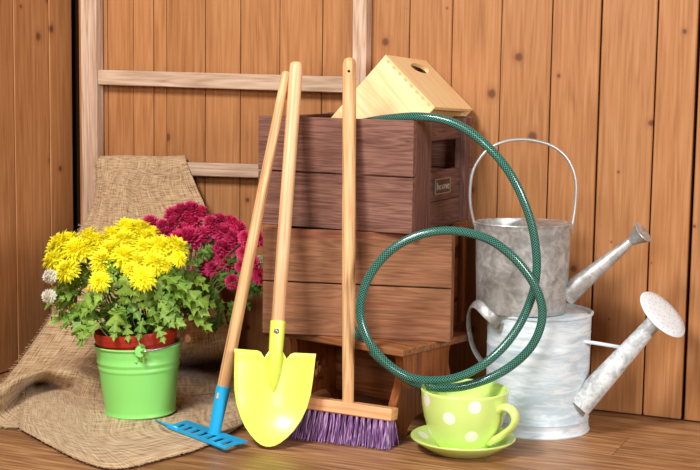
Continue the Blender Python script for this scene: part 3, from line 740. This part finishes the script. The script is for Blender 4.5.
# rake
zr = .0112
q = [fl(187, 420, zr), fl(248, 441, zr), fl(225, 447, zr), fl(167, 425.2, zr)]     # back left, back right, front right, front left
rtop = at(286.5, 71, .085); rb = fl(214.8, 430.5, zr+.004)
Mrk = frame(Vector((rb.x, rb.y, 0)), rtop-rb, (0, -1, 0)); Mrk.translation = rb
rk = empty('garden_rake', Mrk); tag(rk, 'garden rake with a blue metal head and slim wooden handle beside the shovel', 'rake')
ri = Mrk.inverted()
def qp(u, v, dz=0): return ri @ (q[0].lerp(q[1], u).lerp(q[3].lerp(q[2], u), v) + Vector((0, 0, dz)))
hb = MB()
def patch(u0, u1, v0, v1):
    drop0, drop1 = -.004*max(0, v0-.5), -.004*max(0, v1-.5)
    A = [qp(u0, v0, drop0), qp(u1, v0, drop0), qp(u1, v1, drop1), qp(u0, v1, drop1)]; B = [p + (ri.to_3x3() @ Vector((0, 0, -.0022))) for p in A]
    hb.add(A+B, [(3, 2, 1, 0), (4, 5, 6, 7), (0, 1, 5, 4), (1, 2, 6, 5), (2, 3, 7, 6), (3, 0, 4, 7)])
patch(0, 1, 0, .36); patch(0, 1, .84, 1.02)
for k in range(8): 
    u = .0 + k*(1/7.6); patch(max(0, u-.002), min(1, u+.062), .355, .845)
hb.build('head', M_BLUEPAINT, rk)
sp_ = [ri @ fl(178, 428.5, zr-.002), ri @ fl(166, 424.2, zr-.002), ri @ fl(156, 420.3, zr-.003)]
MB().tube(sp_, [.0032, .0026, .0014], 8).build('tine', M_BLUEPAINT, rk, True)
LR = (rtop-rb).length
MB().tube([(0, .001, -.006), (0, 0, .006), (0, 0, .03), (0, 0, .072)], [.0105, .0100, .0106, .0118], 20).build('socket', M_BLUEPAINT, rk, True, 50)
MB().box((.0034, .003, .010), Matrix(), (-.006, -.0098, .056), .001).build('socket_slot', M_HANDLE, rk)
handle(MB(), .055, LR, .0108, .0075).build('handle', M_HANDLE_D, rk, True, 50)
# broom
bl_, br_ = at(288, 394, -.004), at(391.5, 409, -.072)
l_ = (br_-bl_).normalized(); btop = at(349.5, 57.5, .06)
bmid = at(347, 404, -.030); hz = (btop-bmid).normalized()
yb = hz.cross(l_).normalized(); zb = l_.cross(yb)
Lb = (at(391.3, 415, -.072)-at(288, 400, -.004)).length
Rb = Matrix((l_, yb, zb)).transposed().to_4x4(); ctr = at(391, 415.5, -.072) - l_*(Lb/2) + yb*.017; Rb.translation = ctr
bm_ = empty('push_broom', Rb); tag(bm_, 'wooden push broom with purple bristles leaning on the crates', 'broom')
bi = Rb.inverted()
MB().box((Lb, .034, .0195), Matrix(), (0, 0, 0), .0018).build('block', M_BROOMBLOCK, bm_)
t = NT('purple_bristle'); uvn = t.n('ShaderNodeUVMap'); oi = t.n('ShaderNodeTexCoord'); mq = t.n('ShaderNodeMapping'); mq.inputs['Scale'].default_value = (300, 300, 14); t.l(oi.outputs['Object'], mq.inputs[0]); nn_ = t.n('ShaderNodeTexNoise', i_Scale=1, i_Detail=1); t.l(mq.outputs[0], nn_.inputs[0])
t.l(t.ramp(nn_.outputs[0], [(.35, (88, 44, 96)), (.52, (126, 74, 134)), (.68, (190, 150, 192))]), t.b.inputs['Base Color']); setp(t.b, Roughness=.4, Specular_IOR_Level=.4); M_BRISTLE = t.m
floor_z = lambda p: None
for ix in range(17):
    for iy in range(3):
        x = -Lb/2 + .006 + (Lb-.012)*ix/16; y = -.0125 + .0125*iy
        tb = MB(); rnd = random.Random(ix*7+iy)
        for s_ in range(22):
            a_ = rnd.uniform(0, 6.28); rr_ = math.sqrt(rnd.random()); bx, by = x + .0028*rr_*math.cos(a_), y + .0024*rr_*math.sin(a_)
            ex_ = bx + (bx-x)*1.1 + (x/Lb)*.008 + rnd.gauss(0, .0011); ey_ = by + (by-y)*1.2 + (iy-1)*.004 + rnd.gauss(0, .001)
            p0 = Vector((bx, by, -.0095)); p1 = Vector((ex_, ey_, -.044))
            # stop at the floor
            wz0, wz1 = (Rb @ p0).z, (Rb @ p1).z
            lim = .0006 + rnd.random()*.003; k_ = (wz0-lim)/(wz0-wz1); p1 = p0 + (p1-p0)*min(k_, 1.5)
            tb.tube([p0, p0.lerp(p1, .6) + Vector((rnd.gauss(0, .0004), 0, 0)), p1], rnd.choice((.0005, .0006, .0008)), 3, False)
        tb.build('bristle_tuft', M_BRISTLE, bm_)
hd = MB(); lt_ = bi @ btop; lb_ = bi @ bmid; lb_.y = 0; lb_.z = .004
dv = (lt_-lb_); P = [lb_ + dv*k for k in (0, .01, .3, .6, .97, .985, .995, 1)]
ho = MB(); Mh = frame(lb_, dv, (0, -1, 0)); ho_r = [.0085, .0092, .0108, .0112, .0112, .0106, .0085, .003]
Lh = dv.length
hob = MB().lathe([(0, 0)] + [(r_, Lh*k) for r_, k in zip(ho_r, (0, .01, .3, .6, .97, .985, .995, 1))] + [(0, Lh)], 20).build('handle', M_HANDLE_D, bm_, True, 50)
hob.matrix_local = Mh
MB().lathe([(0, .0004), (.0021, .0004), (.0024, -.001)], 12, Matrix.Translation((.003, -.0110, Lh-.024)) @ Matrix.Rotation(R(90), 4, 'X')).build('hanging_hole', M_HOLE, hob)

# ------------------------------------------------------------------ watering cans
def can_spout(root, p0, p1, r0, r1, mat):
    MB().tube([p0, p0.lerp(p1, .25), p0.lerp(p1, .6), p1], [r0, r0+(r1-r0)*.25, r0+(r1-r0)*.6, r1], 24).build('spout', mat, root, True, 50)
LC = fl(543, 440); RLC = .0880; LC = LC + Vector((0.0, RLC, 0)); LC = Vector((LC.x, LC.y, 0))
HLC = at(541, 309.5, LC.y).z
lw = empty('watering_can', Matrix.Translation(LC)); tag(lw, 'large whitewashed watering can with a round white rose standing on the floor', 'watering can', 'metal watering cans')
pf = [(0, .002), (RLC-.002, .002), (RLC+.0012, .0), (RLC+.0018, .002), (RLC, .005), (RLC-.001, .020), (RLC+.0001, .022), (RLC-.001, .0245), (RLC-.0016, .06), (RLC-.0016, HLC*.70), (RLC-.0010, HLC*.71), (RLC-.0010, HLC*.725), (RLC-.0016, HLC*.735), (RLC-.0016, HLC*.82), (RLC-.0010, HLC*.83), (RLC-.0016, HLC*.845), (RLC-.001, HLC-.006), (RLC+.0018, HLC-.004), (RLC+.0022, HLC-.001), (RLC+.001, HLC), (RLC-.001, HLC-.001), (RLC-.003, HLC-.006)]
MB().lathe(pf, 80).build('body', M_WHITEWASH, lw, True, 45)
MB().lathe([(RLC-.003, HLC-.0055), (.05, HLC-.0005), (0, HLC-.0003)], 60).build('top_deck', M_WHITEWASH, lw, True)
li = lw.matrix_world.inverted()
rs_c = at(663, 314, LC.y-.05); sp0 = li @ at(578, 408, LC.y-.045); rn = (_r*.55 + _u*.64 - _f*.53).normalized()
sp1 = li @ (rs_c - rn*.018)
sp0 = Vector((RLC*.70*1.0, -.050, sp0.z)); sp0 = li @ at(578, 406.5, LC.y-.056)
can_spout(lw, sp0, sp1 , .0215, .0130, M_BRUSHED)
Mr = (rn.to_track_quat('Z', 'Y')).to_matrix().to_4x4(); Mr.translation = li @ rs_c
RR = .0475
MB().lathe([(.0118, -.028), (.016, -.020), (.030, -.0075), (RR-.001, -.0025), (RR, -.001), (RR-.001, .0005), (RR*.7, .0025), (RR*.35, .0038), (0, .0042)], 56, Mr).build('rose', M_ROSEWHITE, lw, True, 60)
hm = MB()
for ring, cnt_ in ((.012, 6), (.022, 12), (.032, 18), (.041, 22)):
    for k in range(cnt_):
        a_ = 6.283*k/cnt_+ring*50; zz = .0042 - .0033*(ring/RR)**2
        hm.lathe([(.0009, .0002), (0, .0003)], 6, Mr @ Matrix.Translation((ring*math.cos(a_), ring*math.sin(a_), zz)))
tag(hm.build('rose_holes', plain('hole_grey', (120, 128, 132), .8, .1), lw), kind='stuff')
MB().tube([li @ at(576, 340.5, LC.y-.055), li @ at(598, 343.5, LC.y-.05), li @ at(622, 347.5, LC.y-.048)], .0032, 8).build('brace', M_WHITEWASH, lw, True)
# strap handle at the back left
hpts = [at(499, 324, LC.y-.062), at(488, 314.5, LC.y-.066), at(477, 304, LC.y-.045), at(470, 308, LC.y-.01), at(468.5, 324, LC.y+.012), at(472, 344, LC.y+.015), at(480, 359, LC.y+.012), at(489, 367, LC.y+.01)]
MB().tube([li @ p for p in spline(hpts, 30)], .0082, 8, True, (.18, 1.0), (.75, -.3, -.6)).build('handle', M_GALV, lw, True, 50)
# upper can
UC = Vector((0, LC.y-.012, HLC+.0002))
uc_c = at(523.5, 222, UC.y); HUC = uc_c.z - UC.z; UC.x = uc_c.x
RU = .0785; RV = .066
uw = empty('watering_can', Matrix.Translation(UC) @ Matrix.Rotation(R(-2), 4, 'Z')); tag(uw, 'grey galvanised watering can with a thin hoop handle, standing on the white can', 'watering can', 'metal watering cans')
ui = uw.matrix_world.inverted(); ex = RU/RV
pf = [(0, .001), (RV-.006, .001), (RV-.0035, .0), (RV-.003, .004), (RV-.001, HUC*.5), (RV, HUC-.008), (RV+.001, HUC-.003), (RV+.0018, HUC-.0015), (RV+.001, HUC), (RV-.0008, HUC-.001), (RV-.002, HUC-.006), (RV-.004, .004), (0, .004)]
MB().lathe(pf, 80, Matrix(), ex).build('body', M_GALV, uw, True, 45)
cp = [(RV*ex*math.cos(R(a_))*.985, RV*.985*math.sin(R(a_)), HUC-.0022) for a_ in range(-92, 89, 6)]
n_ = len(cp); MB().add([(x, y, z+.0012) for x, y, z in cp] + cp, [list(range(n_)), list(range(2*n_-1, n_-1, -1)), (n_-1, 0, n_, 2*n_-1)]).build('half_cover', M_GALV, uw)
arc = [(-RU-.001, 0, HUC-.012)] + [tuple(ui @ at(x, y, UC.y)) for x, y in ((470.5, 205), (470.5, 185), (474, 168), (485, 152), (500, 143), (518, 139.5), (536, 141), (554, 147), (568, 160), (575.5, 180), (575, 205))] + [(RU+.001, 0, HUC-.012)]
MB().tube(spline(arc, 50), .0034, 8, True, (1.0, .75), (0, 1, 0)).build('hoop_handle', plain('bright_zinc', (196, 198, 198), .35, .5, .6), uw, True)
for sx_ in (-1, 1):
    MB().box((.003, .010, .014), Matrix(), (sx_*(RU+.0012), 0, HUC-.011), .001).build('handle_lug', M_GALV, uw)
s0, s1 = ui @ at(577, 286, UC.y-.008), ui @ at(632, 240.5, UC.y-.03)
can_spout(uw, s0 + (s0-s1).normalized()*.026, s1, .0190, .0070, M_GALV)
dv = (s1-s0).normalized(); Mr = dv.to_track_quat('Z', 'Y').to_matrix().to_4x4(); Mr.translation = s1
fd = (dv + Vector((.05, -.25, .05))).normalized(); Mr = fd.to_track_quat('Z', 'Y').to_matrix().to_4x4(); Mr.translation = s1
MB().lathe([(.0072, -.004), (.0095, .002), (.0185, .0225), (.0195, .0232), (.0190, .0240), (.009, .0246), (0, .0248)], 40, Mr).build('rose', M_GALV, uw, True, 35)

# ------------------------------------------------------------------ cup and saucer
KC = fl(463, 438, .02); KC.z = 0
cs = empty('saucer', Matrix.Translation(KC)); tag(cs, 'lime green saucer with white dots on the floor under the big cup', 'saucer')
def dotted(name, dots, rad):
    """lime glaze with flat round white dots; dots = points in object space"""
    t = NT(name); tc = t.n('ShaderNodeTexCoord'); cur = None
    for p in dots:
        dn = t.n('ShaderNodeVectorMath', operation='DISTANCE'); t.l(tc.outputs['Object'], dn.inputs[0]); dn.inputs[1].default_value = p
        cur = dn.outputs['Value'] if cur is None else t.math('MINIMUM', cur, dn.outputs['Value'])
    fac = t.math('LESS_THAN', cur, rad)
    t.l(t.mix(fac, lin((212, 236, 132)), lin((244, 245, 232))), t.b.inputs['Base Color']); setp(t.b, Roughness=.22, Coat_Weight=.4, Coat_Roughness=.1); return t.m
RS = .0835
sprof = [(0, .004), (.04, .004), (.046, .002), (.050, 0), (.054, .002), (.066, .010), (RS-.002, .0205), (RS, .023), (RS-.001, .0245), (RS-.004, .0238), (.066, .0145), (.052, .009), (0, .0085)]
sd = [(.068*math.cos(R(a_)), .068*math.sin(R(a_)), .016) for a_ in (-15, 25, 70, 110, 155, 195, -60, -105, -140)]
MB().lathe(sprof[8:], 80).build('dish', dotted('dotted_saucer_glaze', sd, .0095), cs, True)
MB().lathe(sprof[:9], 80).build('underside', M_CREAM, cs, True)
cu = empty('planter_cup', Matrix.Translation(KC + Vector((.001, 0, .0088)))); tag(cu, 'oversized lime green cup planter with white polka dots in its saucer', 'cup')
HC = at(464, 388.5, KC.y).z - .0088; RC = .0695
cpf = [(0, 0), (.040, 0), (.0435, .002), (.051, .014), (.0585, .030), (.064, .048), (.0675, .068), (RC-.0005, HC-.004), (RC, HC-.001), (RC-.001, HC+.0008), (RC-.003, HC), (RC-.0045, HC-.005), (.062, .06), (.054, .03), (.04, .012), (0, .01)]
def cup_r(z):
    for (r0, z0), (r1, z1) in zip(cpf[1:9], cpf[2:9]):
        if z0 <= z <= z1: return r0+(r1-r0)*(z-z0)/(z1-z0)
    return RC
cd_ = []
for px, py in ((475, 407.5), (449, 418.5), (426.5, 400), (471.5, 437), (430, 432)):
    # walk the sight line to the cup wall
    d = ray(px, py); tt = (KC.y-RC*1.3-CAM.y)/d.y
    for _ in range(400):
        p = CAM + d*tt - (KC + Vector((.001, 0, .0088)))
        if 0 < p.z < HC and math.hypot(p.x, p.y) <= cup_r(p.z): break
        tt += .0005
    cd_.append(tuple(p))
for a_, z_ in ((20, .07), (60, .035), (100, .065), (150, .07), (170, .03), (125, .03)): cd_.append((cup_r(z_)*math.cos(R(a_)), cup_r(z_)*math.sin(R(a_)), z_))
MB().lathe(cpf[:11], 80).build('bowl', dotted('dotted_cup_glaze', cd_, .0102), cu, True)
MB().lathe(cpf[10:], 80).build('lining', M_CREAM, cu, True)
ha = R(-38); hx = Vector((math.cos(ha), math.sin(ha), 0))
hq = [hx*(r_) + Vector((0, 0, z_)) for r_, z_ in ((.062, .066), (.074, .073), (.088, .070), (.094, .058), (.089, .045), (.078, .034), (.066, .024), (.056, .018), (.048, .013))]
MB().tube(spline(hq, 28), [.0075 + .001*math.cos(k/27*6.28) for k in range(28)], 14, True, (.8, 1.35), tuple(hx)).build('handle', M_CREAM, cu, True)
MB().lathe([(0, HC*.45), (.055, HC*.45)], 40).build('soil_floor', M_CREAM, cu, True)

# ------------------------------------------------------------------ hose
hpx = [(360, 123, .13), (376, 120, .09), (392, 118, .055), (415, 116.5, .02), (440, 119, .0), (463, 127.5, -.015), (485, 144, -.03), (505, 166, -.04), (520, 192, -.045), (531, 222, -.045), (536, 250, -.045), (536.5, 272, -.045), (532, 296, -.047), (521, 322, -.05), (505, 345, -.055), (484, 364, -.062), (460, 376.5, -.07), (436, 380.5, -.075), (412, 378, -.075), (390, 366, -.065), (371, 345, -.055), (361, 320, -.048), (362, 295, -.045), (372, 272, -.045), (390, 251, -.048), (414, 237, -.052), (440, 231, -.056), (466, 232.5, -.06), (490, 240, -.064), (512, 256, -.068), (529, 276, -.07), (540, 298, -.07), (542, 320, -.07), (533, 344, -.068), (515, 363, -.062), (490, 378, -.056), (462, 386.5, -.05), (436, 387.5, -.045), (412, 382, -.035), (388, 366, -.022), (370, 349, .014), (356, 333, .045), (345, 317, .06), (336, 302, .06), (331, 296, .06)]
hp_ = spline([at(*p) for p in hpx[:-2]], 420)
ho = MB().tube(hp_, .0070, 14).build('garden_hose', M_HOSE, None, True)
tag(ho, 'green braided garden hose coiled from the upper crate down over the cup', 'hose')
